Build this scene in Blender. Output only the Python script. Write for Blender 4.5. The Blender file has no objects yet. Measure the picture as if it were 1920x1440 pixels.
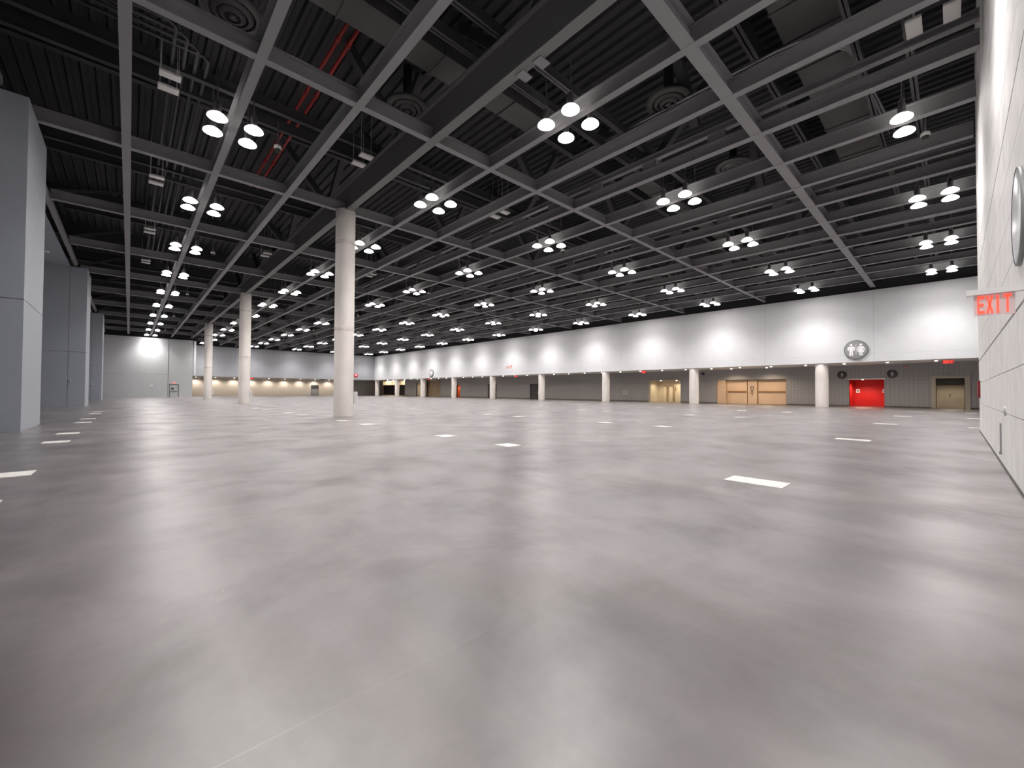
import bpy, math, random
from mathutils import Matrix, Vector
random.seed(7)
scene = bpy.context.scene
col = scene.collection
PI = math.pi

# ------------------------------------------------------------------ grid of the hall (metres)
XB = lambda i: -0.212 + 2.6184 * i          # long beams (run along Y)
YB = lambda j: 4.495 + 7.8807 * j           # cross beams (run along X)
BEAM_Z = 9.945                              # underside of the beam grid
DECK_Z = 13.4
WALL_X = 44.7                               # upper wall with the restroom sign
RECESS_X = 49.6                             # dark wall under the soffit
SOFFIT_Z = 3.85
END_Y = 88.5                                # end wall behind the piers
FAR_Y = 98.5                                # far upper wall
FAR_RECESS_Y = 107.0
CONC_Y = -0.56                              # face of the concrete wall
CONC_X = 20.9

# ------------------------------------------------------------------ materials
def new_mat(name):
    m = bpy.data.materials.new(name); m.use_nodes = True
    nt = m.node_tree; nt.nodes.clear()
    out = nt.nodes.new('ShaderNodeOutputMaterial')
    b = nt.nodes.new('ShaderNodeBsdfPrincipled')
    nt.links.new(b.outputs[0], out.inputs[0])
    return m, nt, b

def rgb(c): return (c[0], c[1], c[2], 1.0)

def paint(name, c, rough=0.5, metal=0.0, var=0.06, scale=1.5, stretch=(1, 1, 1), spec=0.5, bump=0.0, bscale=60):
    """plain coloured surface with a little procedural mottling"""
    m, nt, b = new_mat(name)
    tc = nt.nodes.new('ShaderNodeNewGeometry')
    mp = nt.nodes.new('ShaderNodeMapping'); mp.inputs['Scale'].default_value = stretch
    nt.links.new(tc.outputs['Position'], mp.inputs['Vector'])
    n = nt.nodes.new('ShaderNodeTexNoise'); n.inputs['Scale'].default_value = scale
    n.inputs['Detail'].default_value = 5
    nt.links.new(mp.outputs[0], n.inputs['Vector'])
    r = nt.nodes.new('ShaderNodeValToRGB')
    r.color_ramp.elements[0].position = 0.3; r.color_ramp.elements[1].position = 0.7
    r.color_ramp.elements[0].color = rgb([x * (1 - var) for x in c])
    r.color_ramp.elements[1].color = rgb([min(1, x * (1 + var)) for x in c])
    nt.links.new(n.outputs[0], r.inputs[0]); nt.links.new(r.outputs[0], b.inputs['Base Color'])
    b.inputs['Roughness'].default_value = rough; b.inputs['Metallic'].default_value = metal
    b.inputs['Specular IOR Level'].default_value = spec
    if bump:
        n2 = nt.nodes.new('ShaderNodeTexNoise'); n2.inputs['Scale'].default_value = bscale
        nt.links.new(mp.outputs[0], n2.inputs['Vector'])
        bp = nt.nodes.new('ShaderNodeBump'); bp.inputs['Strength'].default_value = bump
        bp.inputs['Distance'].default_value = 0.01
        nt.links.new(n2.outputs[0], bp.inputs['Height']); nt.links.new(bp.outputs[0], b.inputs['Normal'])
    return m

def glow(name, c, strength, sample=False):
    m, nt, b = new_mat(name)
    b.inputs['Base Color'].default_value = rgb(c)
    b.inputs['Emission Color'].default_value = rgb(c)
    b.inputs['Emission Strength'].default_value = strength
    if not sample:
        m.cycles.emission_sampling = 'NONE'
    return m

def floor_material():
    m, nt, b = new_mat('polished_concrete')
    L = nt.links.new
    geo = nt.nodes.new('ShaderNodeNewGeometry')
    def noise(scale, detail=4, stretch=(1, 1, 1), rot=0.0, distortion=0.0, rough=0.55):
        mp = nt.nodes.new('ShaderNodeMapping'); mp.inputs['Scale'].default_value = stretch
        mp.inputs['Rotation'].default_value = (0, 0, rot)
        L(geo.outputs['Position'], mp.inputs['Vector'])
        n = nt.nodes.new('ShaderNodeTexNoise'); n.inputs['Scale'].default_value = scale
        n.inputs['Detail'].default_value = detail; n.inputs['Distortion'].default_value = distortion
        n.inputs['Roughness'].default_value = rough
        L(mp.outputs[0], n.inputs['Vector'])
        return n.outputs[0]
    def ramp(src, p0, p1, c0, c1):
        r = nt.nodes.new('ShaderNodeValToRGB')
        r.color_ramp.elements[0].position = p0; r.color_ramp.elements[1].position = p1
        r.color_ramp.elements[0].color = rgb(c0); r.color_ramp.elements[1].color = rgb(c1)
        L(src, r.inputs[0]); return r.outputs[0]
    def mix(fac, a, c, mode='MIX'):
        x = nt.nodes.new('ShaderNodeMix'); x.data_type = 'RGBA'; x.blend_type = mode
        if isinstance(fac, float): x.inputs[0].default_value = fac
        else: L(fac, x.inputs[0])
        L(a, x.inputs[6]); L(c, x.inputs[7]); return x.outputs[2]
    big = noise(0.22, 5, distortion=0.4)
    mid = noise(0.85, 6, (1, 1, 1), 0.4, 0.25)
    fine = noise(24, 4)
    streak = noise(1.0, 5, (3.2, 0.35, 1), 0.82)
    base = ramp(big, 0.35, 0.68, FLOOR_A, FLOOR_B)
    blot = ramp(mid, 0.25, 0.70, (0.42, 0.40, 0.40), (1.30, 1.28, 1.26))
    c = mix(0.85, base, blot, 'MULTIPLY')
    st = ramp(streak, 0.3, 0.7, (0.62, 0.61, 0.61), (1.22, 1.22, 1.22))
    c = mix(0.8, c, st, 'MULTIPLY')
    fi = ramp(fine, 0.3, 0.7, (0.88, 0.88, 0.88), (1.1, 1.1, 1.1))
    c = mix(0.6, c, fi, 'MULTIPLY')
    # long thin scuffs and a sprinkling of pale specks
    for rot, sc, th in ((0.35, 1.0, 0.71), (-0.5, 1.3, 0.725), (1.25, 0.9, 0.72)):
        s = noise(sc, 2, (0.22, 34, 1), rot, 0.0, 0.4)
        f = ramp(s, th, th + 0.03, (0, 0, 0), (1, 1, 1))
        cc = nt.nodes.new('ShaderNodeRGB'); cc.outputs[0].default_value = (0.16, 0.155, 0.15, 1)
        patch = ramp(noise(0.6, 2, (1, 1, 1), rot * 3), 0.48, 0.62, (0, 0, 0), (0.55, 0.55, 0.55))
        mm = nt.nodes.new('ShaderNodeMix'); mm.data_type = 'RGBA'; mm.blend_type = 'MULTIPLY'; mm.inputs[0].default_value = 1
        L(f, mm.inputs[6]); L(patch, mm.inputs[7])
        c = mix(mm.outputs[2], c, cc.outputs[0])
    vo = nt.nodes.new('ShaderNodeTexVoronoi'); vo.inputs['Scale'].default_value = 3.0
    L(geo.outputs['Position'], vo.inputs['Vector'])
    sp = ramp(vo.outputs['Distance'], 0.022, 0.03, (1, 1, 1), (0, 0, 0))
    cc = nt.nodes.new('ShaderNodeRGB'); cc.outputs[0].default_value = (0.22, 0.22, 0.21, 1)
    gate = ramp(noise(0.9, 3), 0.55, 0.6, (0, 0, 0), (0.8, 0.8, 0.8))
    mm = nt.nodes.new('ShaderNodeMix'); mm.data_type = 'RGBA'; mm.blend_type = 'MULTIPLY'; mm.inputs[0].default_value = 1
    L(sp, mm.inputs[6]); L(gate, mm.inputs[7])
    c = mix(mm.outputs[2], c, cc.outputs[0])
    L(c, b.inputs['Base Color'])
    rr = nt.nodes.new('ShaderNodeMapRange')
    rr.inputs['From Min'].default_value = 0.35; rr.inputs['From Max'].default_value = 0.65
    rr.inputs['To Min'].default_value = FLOOR_R[1]; rr.inputs['To Max'].default_value = FLOOR_R[0]
    L(noise(0.7, 5, (1, 1, 1), 0.7, 0.8), rr.inputs['Value'])
    L(rr.outputs[0], b.inputs['Roughness'])
    b.inputs['Specular IOR Level'].default_value = FLOOR_SPEC
    b.inputs['Coat IOR'].default_value = 1.9
    wear = nt.nodes.new('ShaderNodeMapRange')
    wear.inputs['From Min'].default_value = 0.36; wear.inputs['From Max'].default_value = 0.56
    wear.inputs['To Min'].default_value = 0.40; wear.inputs['To Max'].default_value = 1.0
    L(noise(0.75, 6, (1.0, 1.0, 1), 0.5, 0.3), wear.inputs['Value'])
    L(wear.outputs[0], b.inputs['Coat Weight'])
    b.inputs['Coat Roughness'].default_value = 0.345
    bp = nt.nodes.new('ShaderNodeBump'); bp.inputs['Strength'].default_value = 0.12
    bp.inputs['Distance'].default_value = 0.01
    L(noise(5.0, 5, (1, 1, 1), 0.2), bp.inputs['Height']); L(bp.outputs[0], b.inputs['Normal']); L(bp.outputs[0], b.inputs['Coat Normal'])
    return m

def board_concrete():
    """pale cast concrete with faint upright board streaks and horizontal joint lines"""
    m, nt, b = new_mat('cast_concrete')
    L = nt.links.new
    geo = nt.nodes.new('ShaderNodeNewGeometry')
    def noise(scale, detail, stretch):
        mp = nt.nodes.new('ShaderNodeMapping'); mp.inputs['Scale'].default_value = stretch
        L(geo.outputs['Position'], mp.inputs['Vector'])
        n = nt.nodes.new('ShaderNodeTexNoise'); n.inputs['Scale'].default_value = scale
        n.inputs['Detail'].default_value = detail
        L(mp.outputs[0], n.inputs['Vector']); return n.outputs[0]
    r = nt.nodes.new('ShaderNodeValToRGB')
    r.color_ramp.elements[0].position = 0.3; r.color_ramp.elements[1].position = 0.7
    r.color_ramp.elements[0].color = (0.80, 0.79, 0.78, 1); r.color_ramp.elements[1].color = (0.90, 0.89, 0.88, 1)
    L(noise(1.4, 5, (2.2, 1, 0.12)), r.inputs[0])
    r2 = nt.nodes.new('ShaderNodeValToRGB')
    r2.color_ramp.elements[0].position = 0.3; r2.color_ramp.elements[1].position = 0.75
    r2.color_ramp.elements[0].color = (0.88, 0.88, 0.88, 1); r2.color_ramp.elements[1].color = (1.05, 1.05, 1.05, 1)
    L(noise(3.0, 6, (1, 1, 1)), r2.inputs[0])
    x = nt.nodes.new('ShaderNodeMix'); x.data_type = 'RGBA'; x.blend_type = 'MULTIPLY'; x.inputs[0].default_value = 0.8
    L(r.outputs[0], x.inputs[6]); L(r2.outputs[0], x.inputs[7])
    L(x.outputs[2], b.inputs['Base Color'])
    b.inputs['Roughness'].default_value = 0.6
    return m

def ribbed_wall():
    """dark grey wall cladding with narrow upright grooves"""
    m, nt, b = new_mat('grooved_grey_cladding')
    L = nt.links.new
    geo = nt.nodes.new('ShaderNodeNewGeometry')
    sx = nt.nodes.new('ShaderNodeSeparateXYZ'); L(geo.outputs['Position'], sx.inputs[0])
    def line(src, pitch, width):
        a = nt.nodes.new('ShaderNodeMath'); a.operation = 'DIVIDE'; a.inputs[1].default_value = pitch; L(src, a.inputs[0])
        f = nt.nodes.new('ShaderNodeMath'); f.operation = 'FRACT'; L(a.outputs[0], f.inputs[0])
        g = nt.nodes.new('ShaderNodeMath'); g.operation = 'LESS_THAN'; g.inputs[1].default_value = width; L(f.outputs[0], g.inputs[0])
        return g.outputs[0]
    v = line(sx.outputs['Y'], 0.3, 0.16); h = line(sx.outputs['Z'], 0.3, 0.1)
    mx = nt.nodes.new('ShaderNodeMath'); mx.operation = 'MAXIMUM'; L(v, mx.inputs[0]); L(h, mx.inputs[1])
    c = nt.nodes.new('ShaderNodeMix'); c.data_type = 'RGBA'
    c.inputs[6].default_value = RECESS_A; c.inputs[7].default_value = RECESS_B
    L(mx.outputs[0], c.inputs[0]); L(c.outputs[2], b.inputs['Base Color'])
    b.inputs['Roughness'].default_value = 0.6
    return m

FLOOR_A = (0.072, 0.061, 0.061); FLOOR_B = (0.142, 0.122, 0.121); FLOOR_R = (0.32, 0.50); FLOOR_SPEC = 1.0
RECESS_A = (0.32, 0.308, 0.308, 1); RECESS_B = (0.265, 0.255, 0.255, 1)
M = {
    'floor': floor_material(),
    'conc_wall': board_concrete(),
    'joint': paint('dark_joint', (0.11, 0.105, 0.10), 0.8),
    'upper': paint('pale_grey_paint', (0.68, 0.685, 0.70), 0.55, var=0.02),
    'recess': ribbed_wall(),
    'recess_plain': paint('mid_grey_paint', (0.34, 0.33, 0.33), 0.55, var=0.03),
    'pier': paint('cool_grey_paint', (0.30, 0.325, 0.365), 0.5, var=0.02),
    'far_paint': paint('cool_grey_far_paint', (0.34, 0.35, 0.37), 0.55, var=0.02),
    'endwall': paint('grey_end_paint', (0.46, 0.47, 0.48), 0.5, var=0.02),
    'soffit': paint('soffit_grey_paint', (0.78, 0.75, 0.72), 0.6, var=0.02),
    'beige': paint('warm_lit_beige', (0.62, 0.56, 0.495), 0.6, var=0.03),
    'tan': paint('tan_door_paint', (0.68, 0.48, 0.32), 0.5, var=0.04),
    'tan_dark': paint('brown_bar', (0.32, 0.17, 0.07), 0.45),
    'cream': paint('cream_paint', (0.72, 0.62, 0.47), 0.5, var=0.03),
    'white': paint('white_paint', (0.86, 0.86, 0.855), 0.45, var=0.02),
    'red': paint('red_paint', (0.62, 0.012, 0.010), 0.45, var=0.04),
    'dark_red': paint('dark_red_paint', (0.20, 0.012, 0.018), 0.5),
    'elevator_frame': paint('bronze_trim', (0.36, 0.25, 0.14), 0.45),
    'orange': paint('orange_paint', (0.70, 0.16, 0.06), 0.5),
    'black': paint('black_panel', (0.012, 0.011, 0.010), 0.5),
    'charcoal': paint('charcoal_door', (0.05, 0.05, 0.052), 0.5),
    'olive': paint('olive_grey_paint', (0.40, 0.35, 0.28), 0.5, var=0.05),
    'brown': paint('brown_glazed_panel', (0.30, 0.21, 0.13), 0.3, var=0.2, scale=0.8, stretch=(1, 2, 0.4)),
    'column': paint('smooth_cast_column', (0.78, 0.735, 0.69), 0.6, var=0.07, scale=1.2, stretch=(1, 1, 0.8)),
    'column_band': paint('column_joint_band', (0.66, 0.61, 0.56), 0.7, var=0.12, scale=4),
    'beam': paint('beam_grey_paint', (0.235, 0.232, 0.243), 0.5, var=0.03),
    'girder': paint('girder_grey_paint', (0.17, 0.168, 0.170), 0.55, var=0.03),
    'deck': paint('dark_deck_paint', (0.022, 0.022, 0.024), 0.7, var=0.1),
    'joist': paint('dark_joist_paint', (0.05, 0.05, 0.053), 0.65, var=0.05),
    'duct': paint('dull_duct_metal', (0.075, 0.073, 0.074), 0.5, var=0.08),
    'void': paint('unlit_gap_black', (0.025, 0.025, 0.028), 0.8),  # darkness of the unlit gaps above the walls, put into the colour
    'pipe': paint('conduit_metal', (0.30, 0.30, 0.32), 0.4, metal=0.6),
    'red_pipe': paint('red_pipe_paint', (0.30, 0.018, 0.016), 0.45),
    'panel': paint('pale_panel', (0.62, 0.61, 0.60), 0.6),
    'steel': paint('brushed_steel', (0.70, 0.72, 0.73), 0.34, metal=1.0, var=0.1, scale=3, stretch=(1, 1, 12)),
    'alu': paint('cast_aluminium', (0.45, 0.45, 0.45), 0.35, metal=0.9),
    'plate': paint('pale_floor_cover', (0.66, 0.64, 0.61), 0.45, var=0.10, scale=14),
    'sign_grey': paint('sign_grey', (0.30, 0.305, 0.31), 0.4),
    'sign_rim': paint('sign_rim_grey', (0.20, 0.205, 0.21), 0.35),
    'sign_dark': paint('sign_charcoal', (0.045, 0.043, 0.043), 0.45),
    'sign_faint': paint('sign_faint_grey', (0.34, 0.33, 0.32), 0.5),
    'picto': paint('pictogram_white', (0.92, 0.92, 0.92), 0.4),
    'lens': glow('lamp_lens', (1.0, 0.945, 0.93), 50.0, True),
    'shade': glow('lamp_refractor', (1.0, 0.95, 0.89), 5.0),
    'down': glow('downlight_lens', (1.0, 0.90, 0.78), 12.0),
    'exit_red': glow('exit_letter_red', (1.0, 0.085, 0.05), 1.1),
    'exit_box': glow('exit_face_red', (0.62, 0.05, 0.06), 0.22),
    'pale_red': paint('faint_red_print', (0.75, 0.22, 0.18), 0.5),
    'lit_panel': glow('lit_ceiling_panel', (1.0, 0.88, 0.70), 1.5),
}
# clear edge-lit acrylic for the exit sign
def acrylic():
    m, nt, b = new_mat('clear_acrylic')
    b.inputs['Base Color'].default_value = (0.86, 0.70, 0.70, 1)
    b.inputs['Roughness'].default_value = 0.15
    b.inputs['Alpha'].default_value = 0.55
    return m
M['acrylic'] = acrylic()

# ------------------------------------------------------------------ mesh helpers
class MB:
    def __init__(self): self.v = []; self.f = []; self.s = []
    def box(self, x0, x1, y0, y1, z0, z1):
        n = len(self.v)
        self.v += [(x0, y0, z0), (x1, y0, z0), (x1, y1, z0), (x0, y1, z0), (x0, y0, z1), (x1, y0, z1), (x1, y1, z1), (x0, y1, z1)]
        for q in ((0, 3, 2, 1), (4, 5, 6, 7), (0, 1, 5, 4), (1, 2, 6, 5), (2, 3, 7, 6), (3, 0, 4, 7)):
            self.f.append(tuple(n + k for k in q)); self.s.append(False)
        return self
    def lathe(self, prof, cx=0, cy=0, seg=24, z0=0, smooth=True, axis='z'):
        """profile of (r, z) from bottom to top, capped where r is 0"""
        n = len(self.v); rings = []
        def put(a, b, h):
            if axis == 'z': return (cx + a, cy + b, z0 + h)
            if axis == 'x': return (z0 + h, cx + a, cy + b)
            return (cx + a, z0 + h, cy + b)
        for r, z in prof:
            if r < 1e-6:
                rings.append([len(self.v)]); self.v.append(put(0, 0, z))
            else:
                rings.append(list(range(len(self.v), len(self.v) + seg)))
                for k in range(seg):
                    a = 2 * PI * k / seg; self.v.append(put(r * math.cos(a), r * math.sin(a), z))
        for A, B in zip(rings, rings[1:]):
            for k in range(seg):
                k2 = (k + 1) % seg
                if len(A) == 1 and len(B) == 1: continue
                if len(A) == 1: self.f.append((A[0], B[k2], B[k]))
                elif len(B) == 1: self.f.append((A[k], A[k2], B[0]))
                else: self.f.append((A[k], A[k2], B[k2], B[k]))
                self.s.append(smooth)
        return self
    def tube(self, pts, r, seg=8):
        pts = [Vector(p) for p in pts]; rings = []
        for i, p in enumerate(pts):
            d = (pts[min(i + 1, len(pts) - 1)] - pts[max(i - 1, 0)]).normalized()
            up = Vector((0, 0, 1)) if abs(d.z) < 0.9 else Vector((1, 0, 0))
            a = d.cross(up).normalized(); b = a.cross(d).normalized()
            ring = []
            for k in range(seg):
                t = 2 * PI * k / seg
                ring.append(len(self.v)); self.v.append(tuple(p + a * (r * math.cos(t)) + b * (r * math.sin(t))))
            rings.append(ring)
        for A, B in zip(rings, rings[1:]):
            for k in range(seg):
                self.f.append((A[k], A[(k + 1) % seg], B[(k + 1) % seg], B[k])); self.s.append(True)
        self.f.append(tuple(reversed(rings[0]))); self.s.append(False)
        self.f.append(tuple(rings[-1])); self.s.append(False)
        return self
    def prism(self, poly, f, t):
        """polygon (u, w) extruded: f(u, w, h) -> xyz for h = 0 and t"""
        n = len(self.v); k = len(poly)
        for h in (0, t):
            for u, w in poly: self.v.append(f(u, w, h))
        self.f.append(tuple(n + i for i in reversed(range(k)))); self.s.append(False)
        self.f.append(tuple(n + k + i for i in range(k))); self.s.append(False)
        for i in range(k):
            j = (i + 1) % k
            self.f.append((n + i, n + j, n + k + j, n + k + i)); self.s.append(False)
        return self
    def bar(self, p, q, w, h):
        """rectangular bar from p to q"""
        p, q = Vector(p), Vector(q); d = (q - p).normalized()
        a = d.cross(Vector((0, 0, 1)))
        a = a.normalized() if a.length > 1e-4 else Vector((1, 0, 0))
        b = a.cross(d).normalized(); n = len(self.v)
        for c in (p, q):
            for s, t in ((-1, -1), (1, -1), (1, 1), (-1, 1)):
                self.v.append(tuple(c + a * (s * w / 2) + b * (t * h / 2)))
        for qd in ((0, 3, 2, 1), (4, 5, 6, 7), (0, 1, 5, 4), (1, 2, 6, 5), (2, 3, 7, 6), (3, 0, 4, 7)):
            self.f.append(tuple(n + k for k in qd)); self.s.append(False)
        return self
    def build(self, name, mat, parent=None, loc=None):
        me = bpy.data.meshes.new(name); me.from_pydata(self.v, [], self.f); me.update()
        me.polygons.foreach_set('use_smooth', self.s)
        me.materials.append(M[mat] if isinstance(mat, str) else mat)
        o = bpy.data.objects.new(name, me); col.objects.link(o)
        if parent is not None: o.parent = parent
        if loc is not None: o.location = loc
        return o

def tag(o, label=None, cat=None, group=None, kind=None):
    if label: o['label'] = label
    if cat: o['category'] = cat
    if group: o['group'] = group
    if kind: o['kind'] = kind
    return o
def empty(name, loc, label, cat, group=None, rz=0):
    o = bpy.data.objects.new(name, None); col.objects.link(o)
    o.empty_display_size = 0.2
    o.location = loc; o.rotation_euler = (0, 0, rz)
    return tag(o, label, cat, group, 'thing')
def struct(o): o['kind'] = 'structure'; return o
def dup(root, loc, label, group=None, rz=None):
    r = root.copy(); col.objects.link(r); r.location = loc; r['label'] = label
    if rz is not None: r.rotation_euler = (0, 0, rz)
    if group: r['group'] = group
    for ch in list(root.children):
        c = ch.copy(); col.objects.link(c); c.parent = r
        for g in ch.children:
            d = g.copy(); col.objects.link(d); d.parent = c
    return r
ORD = ['first', 'second', 'third', 'fourth', 'fifth', 'sixth', 'seventh', 'eighth', 'ninth', 'tenth', 'eleventh', 'twelfth', 'thirteenth',
       'fourteenth', 'fifteenth', 'sixteenth', 'seventeenth', 'eighteenth', 'nineteenth', 'twentieth']
def nth(n):
    if n < 20: return ORD[n]
    tens = {2: 'twenty', 3: 'thirty'}[(n + 1) // 10]
    return {2: 'twentieth', 3: 'thirtieth'}[(n + 1) // 10] if (n + 1) % 10 == 0 else tens + '-' + ORD[(n + 1) % 10 - 1]
def spot(name, loc, energy, size, blend, radius, colour=(1, 0.95, 0.88), parent=None, rot=(0, 0, 0)):
    l = bpy.data.lights.new(name, 'SPOT'); l.energy = energy; l.spot_size = math.radians(size); l.spot_blend = blend
    l.shadow_soft_size = radius; l.color = colour
    o = bpy.data.objects.new(name, l); col.objects.link(o); o.location = loc; o.rotation_euler = rot
    if parent is not None: o.parent = parent
    return o

# ------------------------------------------------------------------ setting: floor, deck, walls
mb = MB(); mb.box(-7, 56, -4, 112, -0.3, 0.0)
struct(mb.build('floor', 'floor'))

# corrugated metal deck high above the beams
mb = MB(); x = -7.0; pitch = 0.42; prof = []
while x < 45:
    prof += [(x, 0.0), (x + 0.13, 0.0), (x + 0.19, 0.11), (x + 0.36, 0.11)]; x += pitch
n = len(prof)
for y in (-4.0, 99.0):
    for a, h in prof: mb.v.append((a, y, DECK_Z + h))
for k in range(n - 1):
    mb.f.append((k, k + n, k + 1 + n, k + 1)); mb.s.append(False)
mb.box(-7, 56, -4, 112, DECK_Z + 0.2, DECK_Z + 0.3)
struct(mb.build('ceiling_deck', 'deck'))

# concrete wall beside the camera with its joints, and the wall behind it
mb = MB(); zs = [0.0, 0.93, 1.60, 2.34, 3.08, 3.80, 4.52, 5.28, 6.02, 6.76, 7.5, 8.24, 9.0, 10.4, 11.8, DECK_Z]
wide = {2.34: 0.022, 5.28: 0.022}
for a, b in zip(zs, zs[1:]):
    mb.box(-7, CONC_X, CONC_Y - 0.5, CONC_Y, a + wide.get(a, 0.006), b - wide.get(b, 0.006))
w = struct(mb.build('wall_concrete', 'conc_wall'))
mb = MB(); mb.box(-7, CONC_X - 0.03, CONC_Y - 0.47, CONC_Y - 0.035, 0, DECK_Z)
struct(mb.build('trim_1', 'joint'))
mb = MB(); mb.box(-6.9, CONC_X - 0.02, CONC_Y, CONC_Y + 0.012, 0.0, 0.035)
struct(mb.build('baseboard_concrete', 'joint'))
mb = MB(); mb.box(CONC_X - 0.5, 56, -4.2, -4.0, 0, DECK_Z)
struct(mb.build('wall_back', 'upper'))

# upper wall: painted panels with fine seams, open recess below
mb = MB(); ys = [-4.0] + [YB(j) for j in range(0, 12)] + [FAR_Y]
for a, b in zip(ys, ys[1:]):
    for z0, z1 in ((SOFFIT_Z, 4.47), (4.47, 9.75)):
        mb.box(WALL_X, WALL_X + 0.3, a + 0.006, b - 0.006, z0 + 0.004, z1 - 0.004)
struct(mb.build('wall_upper_right', 'upper'))
mb = MB(); mb.box(WALL_X + 0.012, WALL_X + 0.32, -4, FAR_Y + 0.3, SOFFIT_Z + 0.14, 9.74)
struct(mb.build('trim_2', 'sign_grey'))
mb = MB(); mb.box(WALL_X + 0.25, WALL_X + 0.5, -4, FAR_Y, 9.74, DECK_Z)
mb.box(-7, WALL_X + 0.4, FAR_Y + 0.25, FAR_Y + 0.5, 9.74, DECK_Z)
struct(mb.build('wall_void', 'void'))
mb = MB(); mb.box(WALL_X + 0.302, 53, -4, 112, SOFFIT_Z - 0.0, SOFFIT_Z + 0.12)
mb.box(7.0, WALL_X + 0.302, FAR_Y + 0.302, 112, SOFFIT_Z, SOFFIT_Z + 0.12)
struct(mb.build('ceiling_soffit', 'soffit'))
mb = MB()
for a, b in zip([8.2] + [XB(i) for i in range(6, 17, 3)], [XB(i) for i in range(6, 17, 3)] + [WALL_X]):
    mb.box(a + 0.005, b - 0.005, FAR_Y, FAR_Y + 0.3, SOFFIT_Z + 0.004, 9.75)
struct(mb.build('wall_upper_far', 'far_paint'))

# recess wall with its openings: (y0, y1, top)
openings = [(-0.70, 1.23, 2.64), (4.31, 6.77, 2.56), (11.84, 18.68, 2.66), (22.94, 27.12, 2.76), (46.86, 48.97, 2.60),
            (57.5, 60.14, 2.70), (68.9, 70.2, 2.5), (76.2, 81.9, 3.6), (83.7, 86.4, 3.1), (92.0, 95.3, SOFFIT_Z), (97.3, 104.5, SOFFIT_Z)]
mb = MB(); y = -4.0
for a, b, t in openings:
    mb.box(RECESS_X, RECESS_X + 0.25, y, a, 0, SOFFIT_Z)
    if t < SOFFIT_Z - 0.01: mb.box(RECESS_X, RECESS_X + 0.25, a, b, t, SOFFIT_Z)
    y = b
mb.box(RECESS_X, RECESS_X + 0.25, y, FAR_RECESS_Y, 0, SOFFIT_Z)
struct(mb.build('wall_recess', 'recess'))
mb = MB(); y = -4.0
for a, b, t in openings:
    mb.box(RECESS_X - 0.02, RECESS_X, y, a, 0, 0.12); y = b
struct(mb.build('baseboard_recess', 'joint'))

# far recess wall: warm lamplight put into the beige, its unlit end coloured grey
mb = MB(); mb.box(7.0, 32.5, FAR_RECESS_Y, FAR_RECESS_Y + 0.25, 0, SOFFIT_Z); mb.box(34.3, 41.6, FAR_RECESS_Y, FAR_RECESS_Y + 0.25, 0, SOFFIT_Z)
mb.box(32.5, 34.3, FAR_RECESS_Y, FAR_RECESS_Y + 0.25, 2.5, SOFFIT_Z)
struct(mb.build('wall_far_beige', 'beige'))
mb = MB(); mb.box(41.6, 50, FAR_RECESS_Y, FAR_RECESS_Y + 0.25, 0, SOFFIT_Z)
struct(mb.build('wall_far_grey', 'recess_plain'))

# end wall behind the piers
mb = MB(); mb.box(-7, 4.66, END_Y, END_Y + 0.6, 0.0, 3.68); mb.box(-7, 4.66, END_Y, END_Y + 0.6, 3.70, 9.62)
mb.box(4.70, 7.87, END_Y + 0.06, END_Y + 0.6, 0, 9.62); mb.box(7.3, 7.87, END_Y + 0.6, FAR_RECESS_Y, 0, 9.62)
struct(mb.build('wall_end', 'endwall'))
mb = MB(); mb.box(-7, 7.7, END_Y + 0.1, END_Y + 0.55, 0, 9.6)
struct(mb.build('trim_3', 'joint'))
mb = MB(); mb.box(-7, 8.6, END_Y + 0.62, END_Y + 0.8, 9.62, DECK_Z)
struct(mb.build('wall_void_end', 'void'))
mb = MB(); mb.box(8.02, 8.32, END_Y + 0.1, END_Y + 0.7, 3.7, 9.55)
struct(mb.build('trim_4', 'upper'))

# left side: set-back wall, low soffits between the piers, edge trims
mb = MB(); mb.box(-7.2, -7.0, -1, 112, 0, 9.85); struct(mb.build('wall_left', 'pier'))
mb = MB(); mb.box(-7.2, -7.0, -1, 112, 9.85, DECK_Z); struct(mb.build('wall_left_void', 'void'))
piers = [(18.55, 22.10), (42.1, 45.7), (65.8, 69.3)]
bays = [(-0.5, 18.55), (22.1, 42.1), (45.7, 65.8), (69.3, END_Y)]
mb = MB()
for a, b in bays: mb.box(-7, -3.18, a, b, 9.85, 9.95)
struct(mb.build('ceiling_left_soffit', 'pier'))
mb = MB()
for a, b in bays: mb.box(-2.98, -2.80, a, b, BEAM_Z, BEAM_Z + 0.25)
struct(mb.build('trim_5', 'beam'))
for k, (a, b) in enumerate(piers):
    mb = MB(); xs = [-7.0, -3.155, -2.3] if k else [-7.0, -2.3]
    for x0, x1 in zip(xs, xs[1:]):
        for z0, z1 in ((0.0, 3.86), (3.86, 9.85)):
            mb.box(x0 + (0.008 if x0 > -7 else 0), x1 - (0.008 if x1 < -2.3 else 0), a, b, z0 + (0.01 if z0 else 0), z1 - (0.01 if z1 < 9 else 0))
    mb2 = MB(); mb2.box(-6.9, -2.33, a + 0.03, b - 0.03, 0, 9.84)
    p = struct(mb.build('wall_pier', 'pier'))
    mb2.build('joint_core', 'joint', p)
    if k:
        h = MB().lathe([(0, -0.10), (0.05, -0.10), (0.05, -0.06), (0.025, -0.05), (0.025, -0.01), (0.07, 0.0), (0, 0)], -3.03, 1.80, 14, a, True, 'y')
        h.box(-3.02, -2.86, a - 0.095, a - 0.075, 1.785, 1.815)
        h.build('handle', 'steel', p)

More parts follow.
